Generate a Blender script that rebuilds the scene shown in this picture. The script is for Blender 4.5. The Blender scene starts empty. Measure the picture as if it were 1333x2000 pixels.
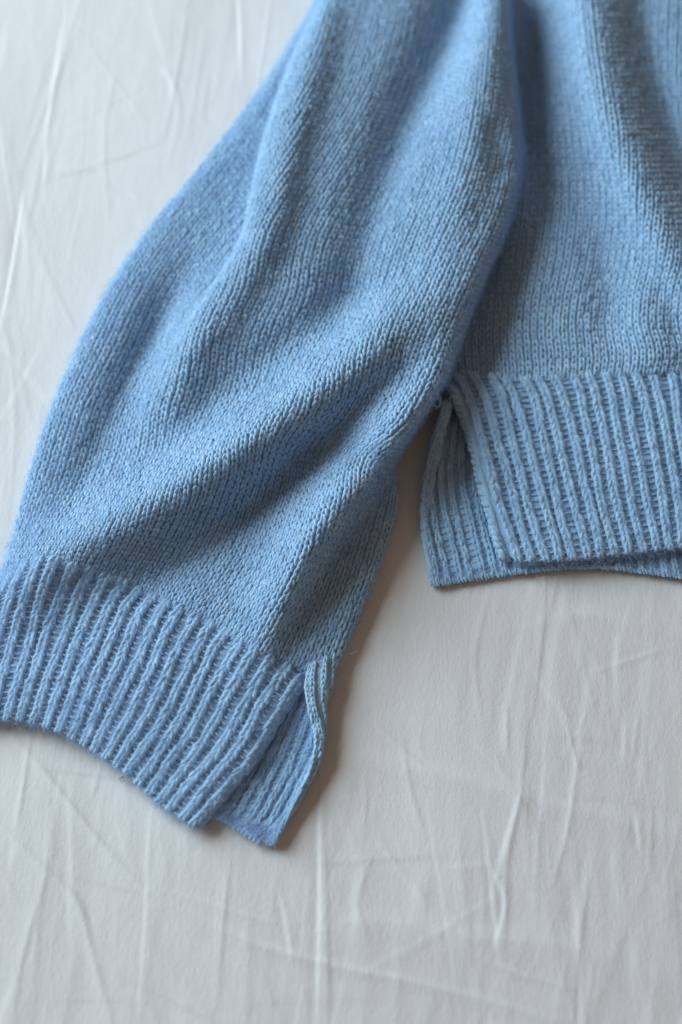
import bpy, math
import numpy as np

rng = np.random.default_rng(7)
scene = bpy.context.scene
COL = scene.collection

# ------------------------------------------------------------------ camera
TILT = math.radians(28.0)
DIST = 1.0
CAM = np.array([0.0, -DIST * math.sin(TILT), DIST * math.cos(TILT)])
LENS = 50.0
cam_d = bpy.data.cameras.new('camera')
cam_o = bpy.data.objects.new('camera', cam_d)
COL.objects.link(cam_o)
cam_o.location = CAM
cam_o.rotation_euler = (TILT, 0, 0)
cam_d.lens = LENS
cam_d.sensor_width = 36
cam_d.sensor_height = 36
cam_d.sensor_fit = 'AUTO'
cam_d.clip_start = 0.01
cam_d.clip_end = 50
cam_d.dof.use_dof = True
cam_d.dof.focus_distance = 0.952
cam_d.dof.aperture_fstop = 2.9
scene.camera = cam_o

# ------------------------------------------------------------------ world and light
world = bpy.data.worlds.new('World')
scene.world = world
world.use_nodes = True
bg = world.node_tree.nodes['Background']
bg.inputs['Color'].default_value = (1.0, 0.71, 0.52, 1)
bg.inputs['Strength'].default_value = 0.17


def area(name, loc, target, sx, sy, power, color):
    l = bpy.data.lights.new(name, 'AREA')
    l.shape = 'RECTANGLE'
    l.size, l.size_y, l.energy, l.color = sx, sy, power, color
    o = bpy.data.objects.new(name, l)
    COL.objects.link(o)
    o.location = loc
    d = np.array(target, float) - np.array(loc, float)
    from mathutils import Vector
    o.rotation_euler = Vector(d).to_track_quat('-Z', 'Y').to_euler()
    return o


area('window_light', (-2.2, 1.05, 1.42), (0, 0, 0), 1.95, 1.95, 132, (0.71, 0.88, 1.0))

scene.view_settings.view_transform = 'Standard'
scene.view_settings.look = 'None'
scene.view_settings.exposure = 0.0
scene.view_settings.gamma = 1.0
scene.render.engine = 'CYCLES'
scene.cycles.use_denoising = True
scene.cycles.denoising_prefilter = 'ACCURATE'
scene.cycles.max_bounces = 8
scene.cycles.diffuse_bounces = 4

# ------------------------------------------------------------------ helpers
FPX = LENS / 36.0 * 2000.0
cth, sth = math.cos(TILT), math.sin(TILT)
MM = 0.001


def at(px, py, z):
    """photo point (1333 x 2000) at height z above the bed -> world"""
    px, py, z = np.broadcast_arrays(np.asarray(px, float), np.asarray(py, float), np.asarray(z, float))
    dx = (px - 666.5) / FPX
    dy = -(py - 1000.0) / FPX
    wx = dx
    wy = dy * cth + sth
    wz = dy * sth - cth
    k = (z - CAM[2]) / wz
    return np.stack([CAM[0] + k * wx, CAM[1] + k * wy, z], -1)


def crom(P, t):
    """Catmull-Rom through P (n,...) at parameters t in index units"""
    P = np.asarray(P, float)
    n = len(P)
    Q = np.concatenate([(2 * P[0] - P[1])[None], P, (2 * P[-1] - P[-2])[None]], 0)
    i = np.clip(np.floor(t).astype(int), 0, n - 2)
    f = (t - i).reshape((-1,) + (1,) * (P.ndim - 1))
    a, b, c, d = Q[i], Q[i + 1], Q[i + 2], Q[i + 3]
    return 0.5 * (2 * b + (c - a) * f + (2 * a - 5 * b + 4 * c - d) * f ** 2 + (3 * b - a - 3 * c + d) * f ** 3)


def smooth(x):
    x = np.clip(x, 0, 1)
    return x * x * (3 - 2 * x)


def stroke_field(px, py, strokes):
    """fold heights in metres; a stroke is ([(px,py,h_mm)...], width_left, width_right), sides seen walking along it"""
    out = np.zeros(px.shape)
    fx, fy = px.ravel(), py.ravel()
    for pts, wl, wr in strokes:
        pts = np.asarray(pts, float)
        t = np.linspace(0, len(pts) - 1, (len(pts) - 1) * 14 + 1)
        C = crom(pts, t)
        T = np.gradient(C[:, :2], axis=0)
        T /= np.linalg.norm(T, axis=1, keepdims=True)
        best = np.empty(fx.shape, int)
        for s in range(0, len(fx), 20000):
            e = s + 20000
            d2 = (fx[s:e, None] - C[None, :, 0]) ** 2 + (fy[s:e, None] - C[None, :, 1]) ** 2
            best[s:e] = d2.argmin(1)
        vx, vy = fx - C[best, 0], fy - C[best, 1]
        d = np.hypot(vx, vy)
        side = T[best, 0] * vy - T[best, 1] * vx      # >0: to the right hand (image y points down)
        w = np.where(side > 0, wr, wl)
        prof = np.exp(-(d / w) ** 2)
        out += (C[best, 2] * MM * prof).reshape(px.shape)
    return out


class Surf:
    """a lofted cloth surface, uniform by arc length across (u) and along (v)"""

    def __init__(self, ctrl, strokes=(), nt=260, nc=320, zmin=2.5, wobble=0.0, fade=None):
        ctrl = np.asarray(ctrl, float)
        ns, ncol = ctrl.shape[:2]
        G = crom(ctrl, np.linspace(0, ns - 1, nt))
        G = crom(G.transpose(1, 0, 2), np.linspace(0, ncol - 1, nc)).transpose(1, 0, 2)
        z = G[..., 2] * MM
        if strokes:
            f = 1.65 * stroke_field(G[..., 0], G[..., 1], strokes)
            if fade is not None:
                f = f * fade(np.linspace(0, 1, nc))[None, :]
            z = z + f
        z = np.maximum(z, zmin * MM + 0.3 * (z - zmin * MM) * (z < zmin * MM))
        W = at(G[..., 0], G[..., 1], z)
        # arc length across
        seg = np.linalg.norm(np.diff(W, axis=1), axis=2)
        s = np.concatenate([np.zeros((nt, 1)), np.cumsum(seg, 1)], 1)
        self.width = s[:, -1].mean()
        W2 = np.empty_like(W)
        tgt = np.linspace(0, 1, nc)
        lin = np.linspace(0, 1, nc)
        q = s / s[:, -1:]
        ker = np.exp(-np.linspace(-2, 2, 31) ** 2)
        ker /= ker.sum()
        qp = np.pad(q, ((15, 15), (0, 0)), mode='edge')
        q = np.stack([np.convolve(qp[:, k], ker, 'valid') for k in range(nc)], 1)
        for r in range(nt):
            p = np.interp(tgt, q[r], lin)
            for k in range(3):
                W2[r, :, k] = np.interp(p, lin, W[r, :, k])
        # along
        d = np.linalg.norm(np.diff(W2, axis=0), axis=2).mean(1)
        sv = np.concatenate([[0], np.cumsum(d)])
        self.length = sv[-1]
        pv = np.interp(np.linspace(0, 1, nt), sv / sv[-1], np.arange(nt))
        i = np.clip(pv.astype(int), 0, nt - 2)
        f = (pv - i)[:, None, None]
        W3 = W2[i] * (1 - f) + W2[i + 1] * f
        if wobble:
            W3[..., 2] += wobble * MM * np.sin(W3[..., 0] * 260 + 3 * np.sin(W3[..., 1] * 90)) * np.sin(W3[..., 1] * 210 + 2 * np.sin(W3[..., 0] * 120))
        self.W = W3
        du = np.gradient(W3, axis=1) * (nc - 1)
        dv = np.gradient(W3, axis=0) * (nt - 1)
        N = np.cross(dv, du)
        N /= np.linalg.norm(N, axis=2, keepdims=True) + 1e-12
        self.N, self.du, self.dv = N, du, dv
        self.nt, self.nc = nt, nc

    def _bil(self, A, u, v):
        x = np.clip(u, 0, 1) * (self.nc - 1)
        y = np.clip(v, 0, 1) * (self.nt - 1)
        i = np.clip(x.astype(int), 0, self.nc - 2)
        j = np.clip(y.astype(int), 0, self.nt - 2)
        fx = (x - i)[..., None]
        fy = (y - j)[..., None]
        return (A[j, i] * (1 - fx) + A[j, i + 1] * fx) * (1 - fy) + (A[j + 1, i] * (1 - fx) + A[j + 1, i + 1] * fx) * fy

    def pos(self, u, v):
        P = self._bil(self.W, u, v)
        # linear run-on past the ends so stitches may poke out
        ou = u - np.clip(u, 0, 1)
        ov = v - np.clip(v, 0, 1)
        if np.any(ou) or np.any(ov):
            P = P + self._bil(self.du, u, v) * ou[..., None] + self._bil(self.dv, u, v) * ov[..., None]
        return P

    def nrm(self, u, v):
        n = self._bil(self.N, u, v)
        return n / (np.linalg.norm(n, axis=-1, keepdims=True) + 1e-12)


class MeshBuf:
    def __init__(self):
        self.v, self.f, self.m, self.t, self.n = [], [], [], [], 0

    def add(self, verts, faces, mat, tint):
        self.v.append(verts.reshape(-1, 3))
        self.f.append(faces + self.n)
        self.m.append(np.full(len(faces), mat, np.int32))
        self.t.append(np.broadcast_to(tint, (len(self.v[-1]),)).astype(np.float32))
        self.n += len(self.v[-1])

    def build(self, name, mats, parent=None):
        V = np.concatenate(self.v).astype(np.float32)
        F = np.concatenate(self.f).astype(np.int32)
        M = np.concatenate(self.m)
        T = np.concatenate(self.t)
        me = bpy.data.meshes.new(name)
        me.vertices.add(len(V))
        me.vertices.foreach_set('co', V.ravel())
        me.loops.add(F.size)
        me.loops.foreach_set('vertex_index', F.ravel())
        me.polygons.add(len(F))
        me.polygons.foreach_set('loop_start', np.arange(0, F.size, 4, dtype=np.int32))
        me.polygons.foreach_set('material_index', M)
        me.polygons.foreach_set('use_smooth', np.ones(len(F), bool))
        for m in mats:
            me.materials.append(m)
        a = me.attributes.new('tint', 'FLOAT', 'POINT')
        a.data.foreach_set('value', T)
        me.update(calc_edges=True)
        me.validate()
        o = bpy.data.objects.new(name, me)
        COL.objects.link(o)
        if parent:
            o.parent = parent
        return o


def tube_faces(ns, rings, sides):
    k = np.arange(ns)[:, None, None] * rings * sides
    r = np.arange(rings - 1)[None, :, None] * sides
    s = np.arange(sides)[None, None, :]
    s2 = (s + 1) % sides
    f = np.stack([k + r + s, k + r + s2, k + r + sides + s2, k + r + sides + s], -1)
    return f.reshape(-1, 4)


def tubes(buf, Q, Nn, rw, rn, sides=6, mat=0, tint=None):
    """Q (S,R,3) paths, Nn normals, rw/rn (S,R) half width and half height"""
    T = np.gradient(Q, axis=1)
    T /= np.linalg.norm(T, axis=2, keepdims=True) + 1e-12
    B = np.cross(Nn, T)
    B /= np.linalg.norm(B, axis=2, keepdims=True) + 1e-12
    N2 = np.cross(T, B)
    th = np.arange(sides) / sides * 2 * math.pi
    V = Q[:, :, None, :] + (rw[:, :, None] * np.cos(th))[..., None] * B[:, :, None, :] + (rn[:, :, None] * np.sin(th))[..., None] * N2[:, :, None, :]
    S, R = Q.shape[:2]
    if tint is None:
        tint = rng.random(S)
    buf.add(V, tube_faces(S, R, sides), mat, np.repeat(tint, R * sides))


def legs(buf, S, ci, cj, nu, nv, a0, a1, hw, hn, lift, drop, both=(-1, 1), bl=0.66, jit=1.0, rings=5, sides=5, skip=None):
    """knit stitches: two slanting lobes each. ci/cj stitch centres in grid units; nu/nv grid size"""
    t = np.linspace(0, 1, rings)
    prof_r = np.array([0.45, 0.92, 1.04, 0.92, 0.42])
    for sg in both:
        n = len(ci)
        a = a0 + (a1 - a0) * smooth(t * 0.92 + 0.04)
        b = -bl + 2 * bl * t
        nn = lift * np.sin(np.pi * (0.1 + 0.8 * t)) - drop * np.abs(a) / max(abs(a1), 1e-6) * 0.5
        ja = rng.normal(0, 0.030, (n, 1)) * jit
        jb = rng.normal(0, 0.055, (n, 1)) * jit
        tilt = rng.normal(0, 0.045, (n, 1)) * jit
        u = (ci[:, None] + sg * a[None] + ja + tilt * (t[None] - 0.5)) / nu
        v = (cj[:, None] + b[None] + jb) / nv
        P = S.pos(u, v)
        N = S.nrm(u, v)
        pu = np.linalg.norm(S._bil(S.du, u, v), axis=-1) / nu
        pit = 0.5 * pu + 0.5 * S.width / nu
        sc = 1 + rng.normal(0, 0.08, (n, 1)) * jit
        Q = P + N * (nn[None] * pit * (1 + rng.normal(0, 0.15, (n, 1)) * jit))[..., None]
        tubes(buf, Q, N, prof_r[None] * hw * pit * sc, prof_r[None] * hn * pit * sc, sides, 0, np.clip(rng.normal(0.5, 0.22, n), 0, 1))


def purl_bars(buf, S, ci, cj, nu, nv, half, hw, depth):
    t = np.linspace(0, 1, 5)
    n = len(ci)
    a = (t - 0.5) * 2 * half
    nn = -depth + 0.07 * np.sin(np.pi * t)
    u = (ci[:, None] + a[None] + rng.normal(0, 0.01, (n, 1))) / nu
    v = (cj[:, None] + 0.12 * np.sin(np.pi * t)[None] + rng.normal(0, 0.06, (n, 1))) / nv
    P, N = S.pos(u, v), S.nrm(u, v)
    pit = S.width / nu
    Q = P + N * (nn[None] * pit)[..., None]
    r = np.ones((n, 5)) * hw * pit
    tubes(buf, Q, N, r, r, 5, 0, np.clip(rng.normal(0.45, 0.2, n), 0, 1))


def backing(buf, S, nu, nv, off=0.0, u0=0.0, u1=1.0):
    u, v = np.meshgrid(np.linspace(u0, u1, nu), np.linspace(0, 1, nv))
    P = S.pos(u, v) + S.nrm(u, v) * off
    i = np.arange(nv - 1)[:, None] * nu + np.arange(nu - 1)[None]
    f = np.stack([i, i + 1, i + nu + 1, i + nu], -1).reshape(-1, 4)
    buf.add(P, f, 0, 0.45)


def fuzz(buf, S, n, u0=0.0, u1=1.0, v0=0.0, v1=1.0, lmin=2.2, lmax=8.0, width=0.15, up=(0.12, 0.9), root=2.7, segs=3):
    u = rng.uniform(u0, u1, n)
    v = rng.uniform(v0, v1, n)
    P, N = S.pos(u, v), S.nrm(u, v)
    R = rng.normal(size=(n, 3))
    R -= N * (R * N).sum(1, keepdims=True)
    R /= np.linalg.norm(R, axis=1, keepdims=True)
    C = np.cross(N, R)
    L = (lmin + (lmax - lmin) * rng.random(n) ** 1.8)[:, None] * MM
    rootv = rng.uniform(0.55, 1.05, (n, 1)) * root * MM
    upk = rng.uniform(up[0], up[1], (n, 1))
    curl = rng.normal(0, 0.9, (n, 1))
    curl2 = rng.normal(0, 0.35, (n, 1))
    pts = []
    for k in range(segs):
        t = k / (segs - 1)
        pts.append(P + N * rootv + L * (R * (t - 0.25 * np.abs(curl) * t * t) + C * curl * t * t * 0.6 + N * (upk * t * (1.3 - 0.9 * t) + curl2 * 0.2 * t * t)))
    Q = np.stack(pts, 1)
    T = np.gradient(Q, axis=1)
    sidev = np.cross(T, (N * 0.8 + rng.normal(size=(n, 3)) * 0.7)[:, None, :])
    sidev /= np.linalg.norm(sidev, axis=2, keepdims=True) + 1e-12
    w = (width * MM * 0.5 * np.linspace(1.0, 0.5, segs))[None, :, None] * rng.uniform(0.7, 1.4, (n, 1, 1))
    V = np.stack([Q - sidev * w, Q + sidev * w], 2)            # n, segs, 2, 3
    k = np.arange(n)[:, None] * segs * 2
    r = np.arange(segs - 1)[None] * 2
    f = np.stack([k + r, k + r + 1, k + r + 3, k + r + 2], -1).reshape(-1, 4)
    buf.add(V, f, 1, np.repeat(rng.random(n), segs * 2))


# ------------------------------------------------------------------ materials
def yarn_material(name, dark, light, sheen):
    m = bpy.data.materials.new(name)
    m.use_nodes = True
    nt = m.node_tree
    b = nt.nodes['Principled BSDF']
    at_ = nt.nodes.new('ShaderNodeAttribute'); at_.attribute_name = 'tint'
    tc = nt.nodes.new('ShaderNodeTexCoord')
    n1 = nt.nodes.new('ShaderNodeTexNoise'); n1.inputs['Scale'].default_value = 1500; n1.inputs['Detail'].default_value = 3
    n2 = nt.nodes.new('ShaderNodeTexNoise'); n2.inputs['Scale'].default_value = 45; n2.inputs['Detail'].default_value = 2
    nt.links.new(tc.outputs['Object'], n1.inputs['Vector'])
    nt.links.new(tc.outputs['Object'], n2.inputs['Vector'])
    a1 = nt.nodes.new('ShaderNodeMath'); a1.operation = 'MULTIPLY_ADD'
    a1.inputs[1].default_value = 0.55
    nt.links.new(n1.outputs['Fac'], a1.inputs[0])
    m2 = nt.nodes.new('ShaderNodeMath'); m2.operation = 'MULTIPLY_ADD'
    m2.inputs[1].default_value = 0.5
    nt.links.new(at_.outputs['Fac'], m2.inputs[0])
    m3 = nt.nodes.new('ShaderNodeMath'); m3.operation = 'MULTIPLY_ADD'
    m3.inputs[1].default_value = 0.55; m3.inputs[2].default_value = -0.30
    nt.links.new(n2.outputs['Fac'], m3.inputs[0])
    nt.links.new(m3.outputs[0], m2.inputs[2])
    nt.links.new(m2.outputs[0], a1.inputs[2])
    mix = nt.nodes.new('ShaderNodeMix'); mix.data_type = 'RGBA'; mix.clamp_factor = True
    mix.inputs['A'].default_value = dark + (1,)
    mix.inputs['B'].default_value = light + (1,)
    nt.links.new(a1.outputs[0], mix.inputs['Factor'])
    # pale kemp fibres spun into the yarn
    n4 = nt.nodes.new('ShaderNodeTexNoise'); n4.inputs['Scale'].default_value = 700; n4.inputs['Detail'].default_value = 1
    nt.links.new(tc.outputs['Object'], n4.inputs['Vector'])
    mr = nt.nodes.new('ShaderNodeMapRange'); mr.inputs['From Min'].default_value = 0.62; mr.inputs['From Max'].default_value = 0.76
    nt.links.new(n4.outputs['Fac'], mr.inputs['Value'])
    mix2 = nt.nodes.new('ShaderNodeMix'); mix2.data_type = 'RGBA'; mix2.clamp_factor = True
    mix2.inputs['B'].default_value = (0.66, 0.77, 0.92, 1)
    nt.links.new(mix.outputs['Result'], mix2.inputs['A'])
    nt.links.new(mr.outputs['Result'], mix2.inputs['Factor'])
    nt.links.new(mix2.outputs['Result'], b.inputs['Base Color'])
    b.inputs['Roughness'].default_value = 0.95
    b.inputs['Specular IOR Level'].default_value = 0.12
    b.inputs['Sheen Weight'].default_value = sheen
    b.inputs['Sheen Roughness'].default_value = 0.6
    b.inputs['Sheen Tint'].default_value = (0.62, 0.78, 1.0, 1)
    bump = nt.nodes.new('ShaderNodeBump')
    bump.inputs['Strength'].default_value = 0.5
    bump.inputs['Distance'].default_value = 0.0004
    nt.links.new(n1.outputs['Fac'], bump.inputs['Height'])
    nt.links.new(bump.outputs['Normal'], b.inputs['Normal'])
    return m


def fibre_material():
    m = bpy.data.materials.new('blue_mohair_fibre')
    m.use_nodes = True
    nt = m.node_tree
    b = nt.nodes['Principled BSDF']
    at_ = nt.nodes.new('ShaderNodeAttribute'); at_.attribute_name = 'tint'
    rmp = nt.nodes.new('ShaderNodeValToRGB')
    rmp.color_ramp.elements[0].position = 0.0
    rmp.color_ramp.elements[0].color = (0.42, 0.60, 0.85, 1)
    rmp.color_ramp.elements[1].position = 1.0
    rmp.color_ramp.elements[1].color = (0.85, 0.90, 0.96, 1)
    e = rmp.color_ramp.elements.new(0.8); e.color = (0.52, 0.68, 0.88, 1)
    nt.links.new(at_.outputs['Fac'], rmp.inputs['Fac'])
    nt.links.new(rmp.outputs['Color'], b.inputs['Base Color'])
    b.inputs['Roughness'].default_value = 0.7
    b.inputs['Specular IOR Level'].default_value = 0.2
    tr = nt.nodes.new('ShaderNodeBsdfTranslucent')
    nt.links.new(rmp.outputs['Color'], tr.inputs['Color'])
    mx = nt.nodes.new('ShaderNodeMixShader'); mx.inputs[0].default_value = 0.4
    nt.links.new(b.outputs[0], mx.inputs[1]); nt.links.new(tr.outputs[0], mx.inputs[2])
    nt.links.new(mx.outputs[0], nt.nodes['Material Output'].inputs['Surface'])
    return m


def sheet_material():
    m = bpy.data.materials.new('white_cotton')
    m.use_nodes = True
    nt = m.node_tree
    b = nt.nodes['Principled BSDF']
    tc = nt.nodes.new('ShaderNodeTexCoord')
    n1 = nt.nodes.new('ShaderNodeTexNoise'); n1.inputs['Scale'].default_value = 9; n1.inputs['Detail'].default_value = 4
    nt.links.new(tc.outputs['Object'], n1.inputs['Vector'])
    mix = nt.nodes.new('ShaderNodeMix'); mix.data_type = 'RGBA'
    mix.inputs['A'].default_value = (0.73, 0.715, 0.69, 1)
    mix.inputs['B'].default_value = (0.79, 0.78, 0.765, 1)
    nt.links.new(n1.outputs['Fac'], mix.inputs['Factor'])
    nt.links.new(mix.outputs['Result'], b.inputs['Base Color'])
    b.inputs['Roughness'].default_value = 0.85
    b.inputs['Specular IOR Level'].default_value = 0.2
    b.inputs['Sheen Weight'].default_value = 0.1
    # weave and soft puckers
    mp = nt.nodes.new('ShaderNodeMapping'); mp.inputs['Scale'].default_value = (1.0, 0.45, 1)
    nt.links.new(tc.outputs['Object'], mp.inputs['Vector'])
    n2 = nt.nodes.new('ShaderNodeTexNoise'); n2.inputs['Scale'].default_value = 420; n2.inputs['Detail'].default_value = 4
    nt.links.new(mp.outputs['Vector'], n2.inputs['Vector'])
    n3 = nt.nodes.new('ShaderNodeTexNoise'); n3.inputs['Scale'].default_value = 1400; n3.inputs['Detail'].default_value = 2
    nt.links.new(tc.outputs['Object'], n3.inputs['Vector'])
    def ridged(scale, sx, sy, rot, dist):
        mpp = nt.nodes.new('ShaderNodeMapping'); mpp.inputs['Scale'].default_value = (sx, sy, 1); mpp.inputs['Rotation'].default_value = (0, 0, rot)
        nt.links.new(tc.outputs['Object'], mpp.inputs['Vector'])
        nz = nt.nodes.new('ShaderNodeTexNoise'); nz.inputs['Scale'].default_value = scale; nz.inputs['Detail'].default_value = 2; nz.inputs['Distortion'].default_value = dist
        nt.links.new(mpp.outputs['Vector'], nz.inputs['Vector'])
        sb = nt.nodes.new('ShaderNodeMath'); sb.operation = 'SUBTRACT'; sb.inputs[1].default_value = 0.5
        nt.links.new(nz.outputs['Fac'], sb.inputs[0])
        ab = nt.nodes.new('ShaderNodeMath'); ab.operation = 'ABSOLUTE'
        nt.links.new(sb.outputs[0], ab.inputs[0])
        mr = nt.nodes.new('ShaderNodeMapRange'); mr.inputs['From Min'].default_value = 0.0; mr.inputs['From Max'].default_value = 0.05
        mr.inputs['To Min'].default_value = 1.0; mr.inputs['To Max'].default_value = 0.0; mr.interpolation_type = 'SMOOTHSTEP'
        nt.links.new(ab.outputs[0], mr.inputs['Value'])
        return mr.outputs['Result']
    r1 = ridged(30, 1.0, 0.12, 0.06, 0.15)
    r2 = ridged(16, 1.0, 0.25, 1.25, 0.2)
    sm = nt.nodes.new('ShaderNodeMath'); sm.operation = 'MULTIPLY_ADD'; sm.inputs[1].default_value = 0.6
    nt.links.new(r2, sm.inputs[0]); nt.links.new(r1, sm.inputs[2])
    b0 = nt.nodes.new('ShaderNodeBump'); b0.inputs['Strength'].default_value = 0.07; b0.inputs['Distance'].default_value = 0.0005
    nt.links.new(sm.outputs[0], b0.inputs['Height'])
    b1 = nt.nodes.new('ShaderNodeBump'); b1.inputs['Strength'].default_value = 0.4; b1.inputs['Distance'].default_value = 0.0006
    b2 = nt.nodes.new('ShaderNodeBump'); b2.inputs['Strength'].default_value = 0.5; b2.inputs['Distance'].default_value = 0.0004
    nt.links.new(n2.outputs['Fac'], b1.inputs['Height'])
    nt.links.new(b0.outputs['Normal'], b1.inputs['Normal'])
    nt.links.new(n3.outputs['Fac'], b2.inputs['Height'])
    nt.links.new(b1.outputs['Normal'], b2.inputs['Normal'])
    nt.links.new(b2.outputs['Normal'], b.inputs['Normal'])
    return m


YARN = yarn_material('blue_yarn', (0.235, 0.445, 0.645), (0.51, 0.715, 0.87), 0.5)
FIBRE = fibre_material()
SHEET = sheet_material()
KN = [YARN, FIBRE]

# ------------------------------------------------------------------ bed sheet
def build_sheet():
    def axis(lo, hi, step, far):
        core = np.arange(lo, hi + step / 2, step)
        g = np.cumsum(step * 1.18 ** np.arange(1, 34))
        left = lo - g[g < far][::-1]
        right = hi + g[g < far]
        return np.concatenate([left, core, right])
    X = axis(-0.30, 0.30, 0.0011, 1.0)
    Y = axis(-0.35, 0.48, 0.0011, 1.0)
    gx, gy = np.meshgrid(X, Y)
    z = np.zeros(gx.shape)
    r = np.random.default_rng(21)

    def value_noise(fx, fy, seed):
        q = np.random.default_rng(seed).random((64, 64))
        x, y = gx * fx + 31.3, gy * fy + 31.7
        i, j = np.floor(x).astype(int), np.floor(y).astype(int)
        a, b = smooth(x - i), smooth(y - j)
        i, j = i % 63, j % 63
        return (q[i, j] * (1 - a) + q[i + 1, j] * a) * (1 - b) + (q[i, j + 1] * (1 - a) + q[i + 1, j + 1] * a) * b - 0.5
    z += value_noise(5, 4, 1) * 3.0 * MM
    z += value_noise(22, 7, 2) * 1.7 * MM
    z += value_noise(60, 13, 3) * 0.42 * MM
    z += value_noise(130, 40, 4) * 0.16 * MM
    z += value_noise(230, 95, 5) * 0.09 * MM

    def crease(pts, h, w, kind=0):
        """a pressed-in or raised fold line through world points"""
        nonlocal z
        pts = np.asarray(pts, float)
        t = np.linspace(0, len(pts) - 1, max(10, (len(pts) - 1) * 26))
        C = crom(pts, t)
        T = np.gradient(C, axis=0)
        T /= np.linalg.norm(T, axis=1, keepdims=True) + 1e-12
        m = 6 * w
        i0, i1 = np.searchsorted(X, [C[:, 0].min() - m, C[:, 0].max() + m])
        j0, j1 = np.searchsorted(Y, [C[:, 1].min() - m, C[:, 1].max() + m])
        if i1 - i0 < 2 or j1 - j0 < 2:
            return
        sx, sy = gx[j0:j1, i0:i1], gy[j0:j1, i0:i1]
        best = np.full(sx.shape, 1e9)
        sd = np.zeros(sx.shape)
        env = np.zeros(sx.shape)
        for k in range(len(C)):
            vx, vy = sx - C[k, 0], sy - C[k, 1]
            d2 = vx * vx + vy * vy
            msk = d2 < best
            best = np.where(msk, d2, best)
            sd = np.where(msk, T[k, 0] * vy - T[k, 1] * vx, sd)
            env = np.where(msk, math.sin(math.pi * (0.04 + 0.92 * k / (len(C) - 1))) ** 0.6, env)
        d = np.sqrt(best)
        if kind == 0:      # raised ridge, steeper on one side
            p = np.exp(-(d / np.where(sd > 0, w, w * 1.9)) ** 1.6)
        else:              # step: one side a touch higher, dying away
            p = np.tanh(sd / (0.6 * w)) * np.exp(-(d / (3.2 * w)) ** 2)
        z[j0:j1, i0:i1] += 0.95 * h * p * env

    def pc(pts):
        return at(np.array([p[0] for p in pts]), np.array([p[1] for p in pts]), 0.0)[:, :2]

    named = [
        ([(-20, 1390), (60, 1475), (130, 1560), (210, 1660), (290, 1742)], .75, 1.7, 0),
        ([(-20, 1590), (80, 1690), (150, 1757), (180, 1860), (222, 2010)], .8, 1.9, 0),
        ([(290, 1742), (460, 1828), (630, 1880), (860, 1930), (1110, 2000)], .95, 2.4, 0),
        ([(330, 1740), (440, 1775), (560, 1810)], .4, 1.8, 0),
        ([(62, 1418), (45, 1540), (25, 1640)], .5, 1.3, 0),
        ([(200, 1480), (180, 1560)], .3, 1.2, 0),
        ([(300, 1560), (290, 1700)], .3, 1.3, 0),
        ([(452, 1650), (436, 1810), (424, 1970)], .5, 1.6, 0),
        ([(622, 1500), (624, 1720), (618, 2010)], .55, 1.5, 1),
        ([(636, 1650), (640, 1860), (640, 2010)], .5, 1.4, 0),
        ([(730, 1660), (700, 1760), (720, 1840)], .35, 1.5, 0),
        ([(1032, 1390), (1018, 1540), (992, 1680), (986, 1870)], .5, 1.4, 0),
        ([(1133, 1480), (1110, 1620), (1080, 1730)], .38, 1.3, 0),
        ([(1100, 1370), (1122, 1470), (1133, 1500)], .4, 1.3, 0),
        ([(990, 1380), (992, 1480)], .45, 1.2, 0),
        ([(788, 1440), (800, 1530), (830, 1630)], .45, 1.7, 0),
        ([(640, 1465), (800, 1500), (960, 1540), (1150, 1590), (1340, 1640)], 1.3, 6.5, 0),
        ([(880, 1840), (980, 1890), (1110, 1930)], .5, 1.7, 0),
        ([(660, 1810), (740, 1800), (900, 1830), (1100, 1850), (1340, 1930)], 1.2, 7.0, 0),
        ([(960, 1700), (985, 1760), (965, 1850)], .4, 1.3, 1),
        ([(740, 1640), (800, 1720), (870, 1790)], .4, 2.0, 0),
        ([(1150, 1720), (1130, 1860), (1120, 2000)], .4, 1.5, 0),
        ([(1275, 1570), (1270, 1700)], .35, 1.4, 0),
        ([(1240, 1590), (1250, 1660)], .35, 1.4, 1),
        ([(1066, 1130), (1058, 1260), (1040, 1400)], .5, 1.4, 0),
        ([(1090, 1200), (1200, 1210), (1340, 1260)], 1.1, 6.0, 0),
        ([(960, 1140), (930, 1280), (940, 1400)], .4, 1.6, 0),
        ([(1250, 1380), (1240, 1480)], .35, 1.4, 0),
        ([(536, -40), (520, 80), (503, 180)], .5, 1.1, 0),
        ([(462, -30), (468, 60), (470, 150)], .5, 1.3, 1),
        ([(375, -40), (358, 80), (340, 180), (325, 260)], .5, 1.6, 0),
        ([(170, -40), (120, 120), (75, 330), (50, 460)], .5, 2.0, 0),
        ([(130, 0), (92, 240), (85, 380)], .4, 1.6, 1),
        ([(45, 370), (22, 520), (0, 640)], .55, 1.3, 1),
        ([(15, 660), (30, 800), (20, 1000)], .45, 1.8, 0),
        ([(80, 500), (125, 600), (150, 650)], .35, 2.0, 0),
        ([(230, 120), (205, 260), (212, 420)], .35, 1.8, 0),
        ([(300, 100), (350, 190), (330, 330)], .35, 1.8, 0),
        ([(150, 60), (90, 200), (40, 330)], .35, 1.8, 0),
        ([(410, 130), (395, 240)], .3, 1.6, 0),
    ]
    for pts, h, w, kd in named:
        crease(pc(pts), h * MM, w * MM, kd)
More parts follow.
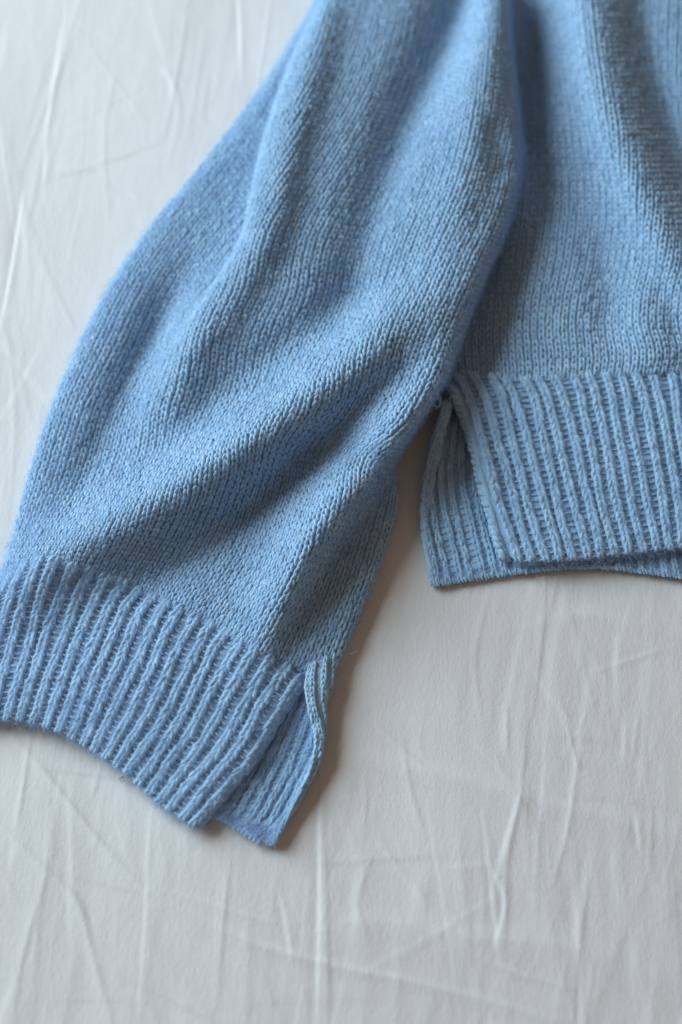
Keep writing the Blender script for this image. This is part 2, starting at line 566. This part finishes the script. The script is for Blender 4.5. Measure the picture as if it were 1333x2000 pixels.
    for k in range(700):
        px, py = r.uniform(-60, 1400), r.uniform(-80, 2050)
        if 250 < px < 900 and 250 < py < 1350:
            continue
        L = r.uniform(70, 420)
        ang = math.radians(r.normal(97, 9) if r.random() < 0.6 else r.normal(35, 35))
        bend = r.normal(0, 0.025)
        pts = [(px + math.cos(ang + bend * (s - 1)) * L * s / 2, py + math.sin(ang + bend * (s - 1)) * L * s / 2) for s in range(3)]
        crease(pc(pts), (0.06 + 0.26 * r.random() ** 2) * MM, r.uniform(1.1, 4.2) * MM, int(r.random() < 0.3))
    z -= 0.5 * MM
    V = np.stack([gx, gy, z], -1)
    nu, nv = len(X), len(Y)
    i = np.arange(nv - 1)[:, None] * nu + np.arange(nu - 1)[None]
    f = np.stack([i, i + 1, i + nu + 1, i + nu], -1).reshape(-1, 4)
    buf = MeshBuf()
    buf.add(V, f, 0, 0.5)
    o = buf.build('bed_sheet', [SHEET])
    o['label'] = 'white cotton bed sheet with creases, spread flat under the blue sweater'
    o['category'] = 'bed sheet'
    return o


build_sheet()

# ------------------------------------------------------------------ the sweater
sweater = bpy.data.objects.new('sweater', None)
COL.objects.link(sweater)
sweater['label'] = 'light blue fuzzy knitted sweater with ribbed split hem and cuff, lying on the white sheet'
sweater['category'] = 'sweater'

# folds shared by the sleeve and its cuff: (px, py, height mm), width left / right in photo pixels
SLEEVE_FOLDS = [
    ([(930, -60, -16), (885, 60, -15), (840, 150, -13), (790, 250, -12), (735, 400, -9), (690, 540, -7), (650, 650, -3), (600, 740, 0)], 48, 60),
    ([(960, -40, 6), (935, 150, 7), (905, 350, 6), (860, 480, 3)], 45, 50),
    ([(640, -40, 5), (610, 120, 6), (570, 260, 7), (530, 420, 7), (480, 540, 5), (420, 640, 3)], 34, 60),
    ([(960, 262, -2.5), (978, 330, -2)], 24, 26),
    ([(915, 480, 1), (840, 575, 6), (740, 655, 12), (600, 778, 17), (470, 870, 18), (330, 963, 17), (200, 1034, 14), (100, 1088, 10), (20, 1150, 6)], 66, 50),
    ([(850, 480, -1), (700, 575, -3), (560, 675, -4), (420, 775, -3), (280, 880, -2), (170, 960, -1)], 44, 44),
    ([(800, 735, -3), (690, 805, -4), (600, 890, -6), (500, 990, -6), (400, 1075, -3), (300, 1140, -3), (200, 1190, -1)], 40, 40),
    ([(370, 540, -3), (312, 645, -10), (264, 745, -10), (220, 840, -7), (170, 920, -3)], 46, 46),
    ([(410, 600, 3), (365, 690, 5), (330, 790, 3)], 45, 45),
    ([(868, 700, 2), (800, 815, 11), (700, 940, 16), (615, 1050, 17), (560, 1150, 13), (525, 1235, 7), (500, 1300, 2)], 36, 58),
]

# --- sleeve: course lines from the left outline to the right outline
Ls = [(690, -110), (594, 50), (530, 148), (456, 248), (378, 348), (302, 440), (242, 522), (196, 600), (154, 685), (114, 775), (81, 865), (53, 960), (29, 1050), (2, 1135)]
Rs = [(985, -50), (998, 120), (1012, 255), (1012, 340), (988, 440), (945, 540), (905, 640), (868, 738), (806, 835), (768, 905), (770, 985), (746, 1075), (706, 1180), (650, 1312)]
Ef = [.02, .03, .065, .125, .20, .27, .275, .26, .25, .25, .25, .25, .25, .25]
TK = [8, 14, 24, 30, 30, 24, 10, -10, -32, -45, -45, -45, -45, -45]       # how far the fold tucks in under ridge one
ZM = [52, 52, 52, 51, 48, 44, 37, 33, 29, 25, 22, 20, 18, 17]            # height of the main panel
ZB = [16, 16, 16, 16, 17, 18, 18, 18, 18, 17, 16, 15, 14, 12]            # height of the left band
ZR = [54, 54, 54, 53, 51, 48, 46, 44, 37, 18, 15, 14, 13, 11]            # height of the right flank
BOW = [0, 0, 0, 0, 0, 0, 0, 0, 0, 0, -4, -14, -34, -62]
ctrl = []
for k in range(len(Ls)):
    L, R = np.array(Ls[k], float), np.array(Rs[k], float)
    D = R - L
    ln = np.linalg.norm(D)
    d = D / ln

    def on(px_from_left, z):
        c = px_from_left / ln
        p = L + d * px_from_left
        bow = BOW[k] * max(0.0, 6.75 * c * (1 - c) ** 2) if 0 < c < 1 else 0
        return (p[0], p[1] + bow, z)
    e = Ef[k] * ln
    mainw = ln - e
    w = float(smooth((k - 4) / 4.0)) if k > 4 else 0.0
    zm, zb, zr = ZM[k], ZB[k], ZR[k]
    vz = (1 - w) * (zb * 0.55) + w * (zb * 0.45 + zm * 0.55)
    epz = (1 - w) * (zm * 0.55) + w * (zb * 0.25 + zm * 0.75)
    etz = (1 - w) * (zm * 0.94) + w * (zm * 0.95)
    bandw = max(e, 14)
    rows = [
        on(16, 2), on(0, zb * 0.48), on(min(22, bandw * 0.4), zb * 0.95),
        on(bandw * 0.62, zb * ((1 - w) * 0.9 + w * 1.08)),
        on(e + TK[k], vz), on(e - 2, epz), on(e + 20, etz),
        on(e + mainw * 0.28, zm), on(e + mainw * 0.52, zm), on(e + mainw * 0.76, 0.5 * zm + 0.5 * max(zr, zm * 0.8)),
        on(ln - 34, zr), on(ln - 8, zr * 0.82), on(ln, zr * 0.55), on(ln - 12, zr * 0.22), on(ln - 34, 3),
    ]
    ctrl.append(rows)
last = np.array(ctrl[-1]); prev = np.array(ctrl[-2])
dirn = last[:, :2] - prev[:, :2]
dirn /= np.linalg.norm(dirn, axis=1, keepdims=True)
tuck = last.copy(); tuck[:, :2] += dirn * 22; tuck[:, 2] = np.maximum(tuck[:, 2] - 5, 2.5)
ctrl.append([tuple(p) for p in tuck])


def sleeve_fade(c):
    return smooth(c / 0.07) * smooth((1 - c) / 0.16)


S_sleeve = Surf(ctrl, SLEEVE_FOLDS, nt=340, nc=420, fade=sleeve_fade, wobble=0.5)
NW, NRW = 59, 130
buf = MeshBuf()
ii, jj = np.meshgrid(np.arange(NW), np.arange(NRW))
legs(buf, S_sleeve, ii.ravel() + 0.5, jj.ravel() + 0.5, NW, NRW, 0.10, 0.33, 0.21, 0.20, 0.26, 0.10)
backing(buf, S_sleeve, 200, 300, -0.0004)
fuzz(buf, S_sleeve, 76000)
fuzz(buf, S_sleeve, 4500, lmin=5, lmax=16, width=0.13, up=(0.25, 1.1), segs=6)
for ua, ub in ((0.02, 0.12), (0.84, 0.95)):
    fuzz(buf, S_sleeve, 8000, u0=ua, u1=ub, lmin=3, lmax=9, width=0.16, up=(0.3, 1.2))
buf.build('sleeve', KN, sweater)


# --- ribbing
def ribbing(name, rib_name, S, nr, rows, raise_=0.09, fz=5000, half=0.22, wl=0.25, flip=False, lip=0.13):
    base = MeshBuf()
    backing(base, S, nr * 8 + 1, rows * 2, -0.0005 if flip else -0.0012)
    ci, cj = np.meshgrid(np.arange(2 if lip > 0.25 else 1, nr), np.arange(rows))
    purl_bars(base, S, ci.ravel().astype(float), cj.ravel() + 0.5, nr, rows, 0.26, 0.08, 0.08)
    # bound-off edge: a chain of slanting loops along the last course
    q = np.arange(nr * 2) * 0.5 + 0.25
    legs(base, S, q, np.full(len(q), rows - 0.15), nr, rows, 0.02, 0.2, 0.12, 0.12, 0.14, 0.0, both=(1,), bl=0.55)
    te = np.linspace(0.0, 1.0, nr * 4)
    P = S.pos(te, np.full(nr * 4, 1 - 0.1 / rows)); N = S.nrm(te, np.full(nr * 4, 1 - 0.1 / rows))
    for ue in ((0.48 if lip > 0.25 else 0.03) / nr, 1 - 0.03 / nr):      # selvedges
        tv = np.linspace(0, 1, rows * 2)
        Pe = S.pos(np.full(rows * 2, ue), tv); Ne = S.nrm(np.full(rows * 2, ue), tv)
        re_ = (1 + 0.07 * np.sin(tv * rows * 2 * math.pi)) * (lip if ue < 0.5 else 0.13) * S.width / nr
        tubes(base, Pe[None], Ne[None], re_[None], re_[None], 8, 0, np.array([0.45]))
        cc = np.arange(rows, dtype=float)
        for sgn in ((1, -1) if flip else (1,)):
            legs(base, S, np.full(rows, ue * nr), cc + 0.5, nr, rows, 0.03, 0.15 + (0.45 * (lip - 0.13) if ue < 0.5 else 0), 0.13 + (0.3 * (lip - 0.13) if ue < 0.5 else 0), 0.12, (0.10 + (lip - 0.13 if ue < 0.5 else 0)) * sgn, 0.0, bl=0.85)
    wv = 1 + 0.28 * np.sin(te * nr * 2 * math.pi) + rng.normal(0, 0.06, nr * 4)
    tubes(base, P[None], N[None], (wv * 0.14 * S.width / nr)[None], (wv * 0.17 * S.width / nr)[None], 8, 0, np.array([0.45]))
    fuzz(base, S, fz // 3)
    fuzz(base, S, 2600, v0=0.95, lmin=2, lmax=8, width=0.15, up=(0.1, 1.0), root=1.5)
    fuzz(base, S, 500, u1=0.04, lmin=2, lmax=8, width=0.13, up=(0.1, 1.0), root=1.5)
    fuzz(base, S, 500, u0=0.96, lmin=2, lmax=8, width=0.13, up=(0.1, 1.0), root=1.5)
    o = base.build(name, KN, sweater)
    for i in range(1 if lip > 0.25 else 0, nr):
        b = MeshBuf()
        c = np.arange(rows, dtype=float)
        ph = rng.uniform(0, 6.28, 3)
        ctr = i + 0.5 + 0.07 * np.sin(c / rows * 5 + ph[0]) + 0.035 * np.sin(c / rows * 14 + ph[1]) + rng.normal(0, 0.012, rows)
        wf = wl * rng.uniform(0.82, 1.04)
        legs(b, S, ctr, c + 0.5, nr, rows, 0.05, wf, 0.155, 0.12, raise_ + 0.05, 0.08, bl=0.88)
        # core that fills the rib
        t = np.linspace(0.005, 0.995, rows)
        P = S.pos(ctr / nr, t)
        N = S.nrm(ctr / nr, t)
        pit = S.width / nr
        tubes(b, (P + N * raise_ * 0.35 * pit)[None], N[None], np.full((1, rows), (0.16 if flip else 0.30) * pit), np.full((1, rows), (0.08 if flip else 0.15) * pit), 8, 0, np.array([0.4]))
        if flip:
            legs(b, S, ctr, c + 0.5, nr, rows, 0.05, wf * 0.9, 0.155, 0.14, -raise_ - 0.05, -0.06, bl=0.88)
        fuzz(b, S, int(fz * 0.67 / nr), (i + 0.2) / nr, (i + 0.8) / nr, root=3.6)
        fuzz(b, S, max(2, int(fz * 0.04 / nr) + 1), (i + 0.2) / nr, (i + 0.8) / nr, lmin=4, lmax=12, up=(0.2, 0.9), width=0.16, segs=6, root=3.6)
        b.build(rib_name, KN, o)
    return o


# sleeve cuff, top half
C0 = [(-14, 1152), (70, 1092), (150, 1100), (270, 1147), (390, 1205), (490, 1256), (575, 1308), (600, 1330)]
CM = [(-75, 1270), (0, 1240), (62, 1245), (175, 1290), (300, 1362), (400, 1420), (485, 1472), (502, 1480)]
C1 = [(-110, 1400), (-30, 1399), (40, 1402), (130, 1430), (235, 1495), (310, 1560), (376, 1604), (392, 1612)]
ZC0 = [10, 16, 17, 18, 18, 16, 14, 8]
ZCM = [12, 15, 16, 17, 17, 15, 13, 7]
ZC1 = [9, 9, 9, 10, 10, 9, 9, 5]


def row3(p, z):
    return [(a[0], a[1], b) for a, b in zip(p, z)]


CE = [(a[0] + 3, a[1] - 4) for a in C1]
S_cuff = Surf([row3(C0, ZC0), row3(0.5 * (np.array(C0) + np.array(CM)) + [-4, 0], [13, 16, 17, 18, 18, 16, 14, 8]), row3(CM, ZCM),
               row3(0.52 * np.array(C1) + 0.48 * np.array(CM), [11, 13, 14, 15, 15, 13, 12, 7]), row3(C1, ZC1), row3(CE, [5] * 8)], SLEEVE_FOLDS, nt=200, nc=260, wobble=0.7)
ribbing('cuff_ribbing', 'rib', S_cuff, 21, 29, fz=14000)

# sleeve cuff, lower half seen through the slit: inside face, then curled up round the side to its own slit edge
B = [
    [(470, 1285, 4), (540, 1290, 4), (610, 1288, 5), (654, 1284, 7), (646, 1280, 13), (606, 1300, 15)],
    [(455, 1325, 4), (535, 1335, 4), (605, 1338, 5), (645, 1332, 8), (638, 1326, 14), (600, 1334, 16)],
    [(430, 1375, 4), (520, 1385, 3.5), (595, 1390, 4), (634, 1385, 8), (628, 1376, 13), (604, 1378, 15)],
    [(390, 1455, 4), (480, 1460, 3.5), (570, 1465, 3.5), (622, 1460, 6), (630, 1450, 10), (618, 1443, 13)],
    [(350, 1520, 4), (440, 1530, 3.5), (530, 1540, 3.5), (590, 1530, 5), (606, 1520, 8), (603, 1513, 10)],
    [(345, 1530, 4), (405, 1560, 3.5), (480, 1596, 3.5), (545, 1606, 4), (564, 1592, 6), (566, 1584, 8)],
    [(345, 1552, 4), (390, 1578, 3.5), (445, 1606, 3.5), (500, 1638, 4), (530, 1644, 5), (539, 1640, 6)],
]
S_cuff2 = Surf(B, nt=160, nc=200, wobble=0.9)
ribbing('cuff_underside', 'rib', S_cuff2, 12, 28, raise_=0.14, fz=6000, flip=True)

# --- body front
BODY_FOLDS = [
    ([(1150, -60, 12), (1160, 80, 14), (1185, 200, 15), (1235, 330, 14), (1300, 470, 12), (1380, 620, 8)], 95, 48),
    ([(1235, -60, -6), (1262, 100, -9), (1305, 240, -11), (1350, 350, -10), (1420, 480, -6)], 40, 55),
    ([(1012, -60, -20), (1018, 100, -18), (1032, 250, -11), (1060, 400, -5)], 60, 50),
    ([(1075, 290, 0), (1140, 400, -4), (1185, 520, -5), (1195, 640, -3)], 45, 45),
    ([(1215, 470, 1), (1255, 580, 4), (1275, 690, 3)], 50, 50),
    ([(960, 420, -3), (950, 560, -4), (930, 680, -3)], 50, 50),
]
F = [
    [(880, -80, 14), (960, -80, 18), (1040, -80, 24), (1140, -80, 30), (1240, -80, 30), (1340, -80, 32), (1450, -80, 32)],
    [(880, 120, 14), (960, 120, 17), (1040, 120, 23), (1140, 118, 29), (1240, 116, 30), (1340, 114, 31), (1450, 112, 31)],
    [(880, 330, 13), (960, 330, 16), (1040, 330, 20), (1140, 328, 26), (1240, 326, 29), (1340, 324, 30), (1450, 322, 30)],
    [(870, 540, 12), (945, 545, 14), (1035, 545, 18), (1140, 543, 22), (1240, 540, 25), (1340, 537, 27), (1450, 532, 27)],
    [(862, 660, 10), (930, 670, 14), (1020, 672, 17), (1128, 669, 20), (1230, 665, 22), (1335, 660, 23), (1450, 652, 23)],
    [(868, 735, 10), (925, 738, 15), (1010, 744, 17), (1115, 738, 19), (1220, 733, 20), (1330, 727, 21), (1450, 718, 21)],
]
S_front = Surf(F, BODY_FOLDS, nt=260, nc=300, wobble=0.5)
NWB, NRB = 41, 76
buf = MeshBuf()
ii, jj = np.meshgrid(np.arange(NWB), np.arange(NRB))
legs(buf, S_front, ii.ravel() + 0.5, jj.ravel() + 0.5, NWB, NRB, 0.10, 0.33, 0.21, 0.20, 0.26, 0.10)
backing(buf, S_front, 140, 200, -0.0004)
fuzz(buf, S_front, 32000)
fuzz(buf, S_front, 1200, lmin=5, lmax=14, width=0.16, up=(0.2, 0.9), segs=6)
buf.build('front_panel', KN, sweater)

# front hem ribbing, its slit edge rolled under on the left
H = [
    [(862, 752, 6), (868, 738, 14), (918, 731, 17), (1010, 738, 19), (1115, 734, 20), (1220, 729, 21), (1330, 723, 22), (1450, 714, 22)],
    [(886, 778, 12), (893, 768, 20), (930, 764, 18), (1018, 768, 19), (1122, 763, 20), (1226, 758, 21), (1335, 752, 22), (1453, 744, 22)],
    [(918, 838, 10), (916, 826, 19), (955, 822, 17), (1036, 826, 18), (1136, 822, 19), (1237, 817, 20), (1344, 810, 21), (1460, 802, 21)],
    [(944, 928, 10), (940, 920, 18), (980, 915, 17), (1058, 917, 18), (1155, 912, 18), (1253, 906, 19), (1357, 898, 19), (1470, 890, 19)],
    [(966, 1013, 8), (962, 1008, 15), (1000, 1005, 15), (1076, 1007, 16), (1170, 1002, 16), (1266, 994, 16), (1367, 984, 17), (1478, 974, 17)],
    [(982, 1080, 6), (986, 1086, 9), (1018, 1091, 12), (1092, 1088, 13), (1182, 1080, 13), (1276, 1070, 13), (1374, 1058, 14), (1482, 1046, 14)],
    [(986, 1074, 5), (992, 1080, 6), (1022, 1086, 8), (1094, 1083, 9), (1183, 1075, 9), (1276, 1065, 9), (1374, 1053, 10), (1482, 1041, 10)],
]
S_hem = Surf(H, nt=200, nc=260, wobble=0.6)
ribbing('hem_ribbing', 'rib', S_hem, 19, 32, lip=0.33, fz=14000)

# back hem: inside face seen through the side slit and below the front hem
K = [
    [(880, 788, 15), (868, 782, 16), (894, 775, 5), (930, 770, 4), (1020, 770, 4), (1130, 765, 4), (1240, 760, 4), (1450, 750, 4)],
    [(858, 868, 11), (842, 862, 14), (874, 856, 4.5), (920, 855, 3.5), (1015, 855, 3.5), (1128, 850, 3.5), (1240, 846, 3.5), (1460, 840, 3.5)],
    [(840, 952, 8), (827, 946, 11), (864, 942, 4), (915, 940, 3.5), (1014, 938, 3.5), (1130, 935, 3.5), (1245, 935, 3.5), (1470, 932, 3.5)],
    [(829, 1035, 5), (827, 1032, 6), (860, 1030, 3.5), (918, 1027, 3.5), (1020, 1022, 3.5), (1136, 1022, 3.5), (1255, 1026, 3.5), (1480, 1030, 3.5)],
    [(846, 1140, 4), (850, 1141, 4), (880, 1137, 3.5), (935, 1128, 3.5), (1034, 1116, 3.5), (1146, 1108, 3.5), (1265, 1118, 3.5), (1490, 1150, 3.5)],
]
S_back = Surf(K, nt=160, nc=220, wobble=0.6)
ribbing('back_hem', 'rib', S_back, 29, 32, raise_=0.15, lip=0.24, fz=10000, wl=0.22, flip=True)

# loose yarn end at the top of the side slit
def yarn_end():
    pts = np.array([(846, 752, 24), (856, 768, 23), (862, 784, 20), (854, 795, 19), (845, 786, 21), (852, 776, 23), (861, 790, 18), (850, 800, 15)], float)
    C = crom(pts, np.linspace(0, len(pts) - 1, 50))
    W = at(C[:, 0], C[:, 1], C[:, 2] * MM)
    N = np.tile(np.array([0.3, 0.2, 0.93]), (len(W), 1))
    b = MeshBuf()
    r = np.full((1, 50), 0.7 * MM)
    tubes(b, W[None], N[None], r, r, 6, 0, np.array([0.6]))
    b.build('yarn_end', KN, sweater)


yarn_end()


# a speck of dark lint on the sheet
def lint():
    m = bpy.data.materials.new('dark_lint')
    m.use_nodes = True
    m.node_tree.nodes['Principled BSDF'].inputs['Base Color'].default_value = (0.06, 0.09, 0.15, 1)
    m.node_tree.nodes['Principled BSDF'].inputs['Roughness'].default_value = 0.9
    pts = np.array([(233, 1523, 1.2), (238, 1518, 1.6), (243, 1524, 2.0), (237, 1527, 1.8), (240, 1516, 2.2), (246, 1519, 1.4)], float)
    C = crom(pts, np.linspace(0, len(pts) - 1, 30))
    W = at(C[:, 0], C[:, 1], C[:, 2] * MM)
    N = np.tile(np.array([0.1, 0.2, 0.97]), (len(W), 1))
    b = MeshBuf()
    r = np.full((1, 30), 0.16 * MM)
    tubes(b, W[None], N[None], r, r, 5, 0, np.array([0.5]))
    o = b.build('lint_speck', [m])
    o['label'] = 'tiny dark curl of lint lying on the sheet just below the cuff edge'
    o['category'] = 'lint'


lint()
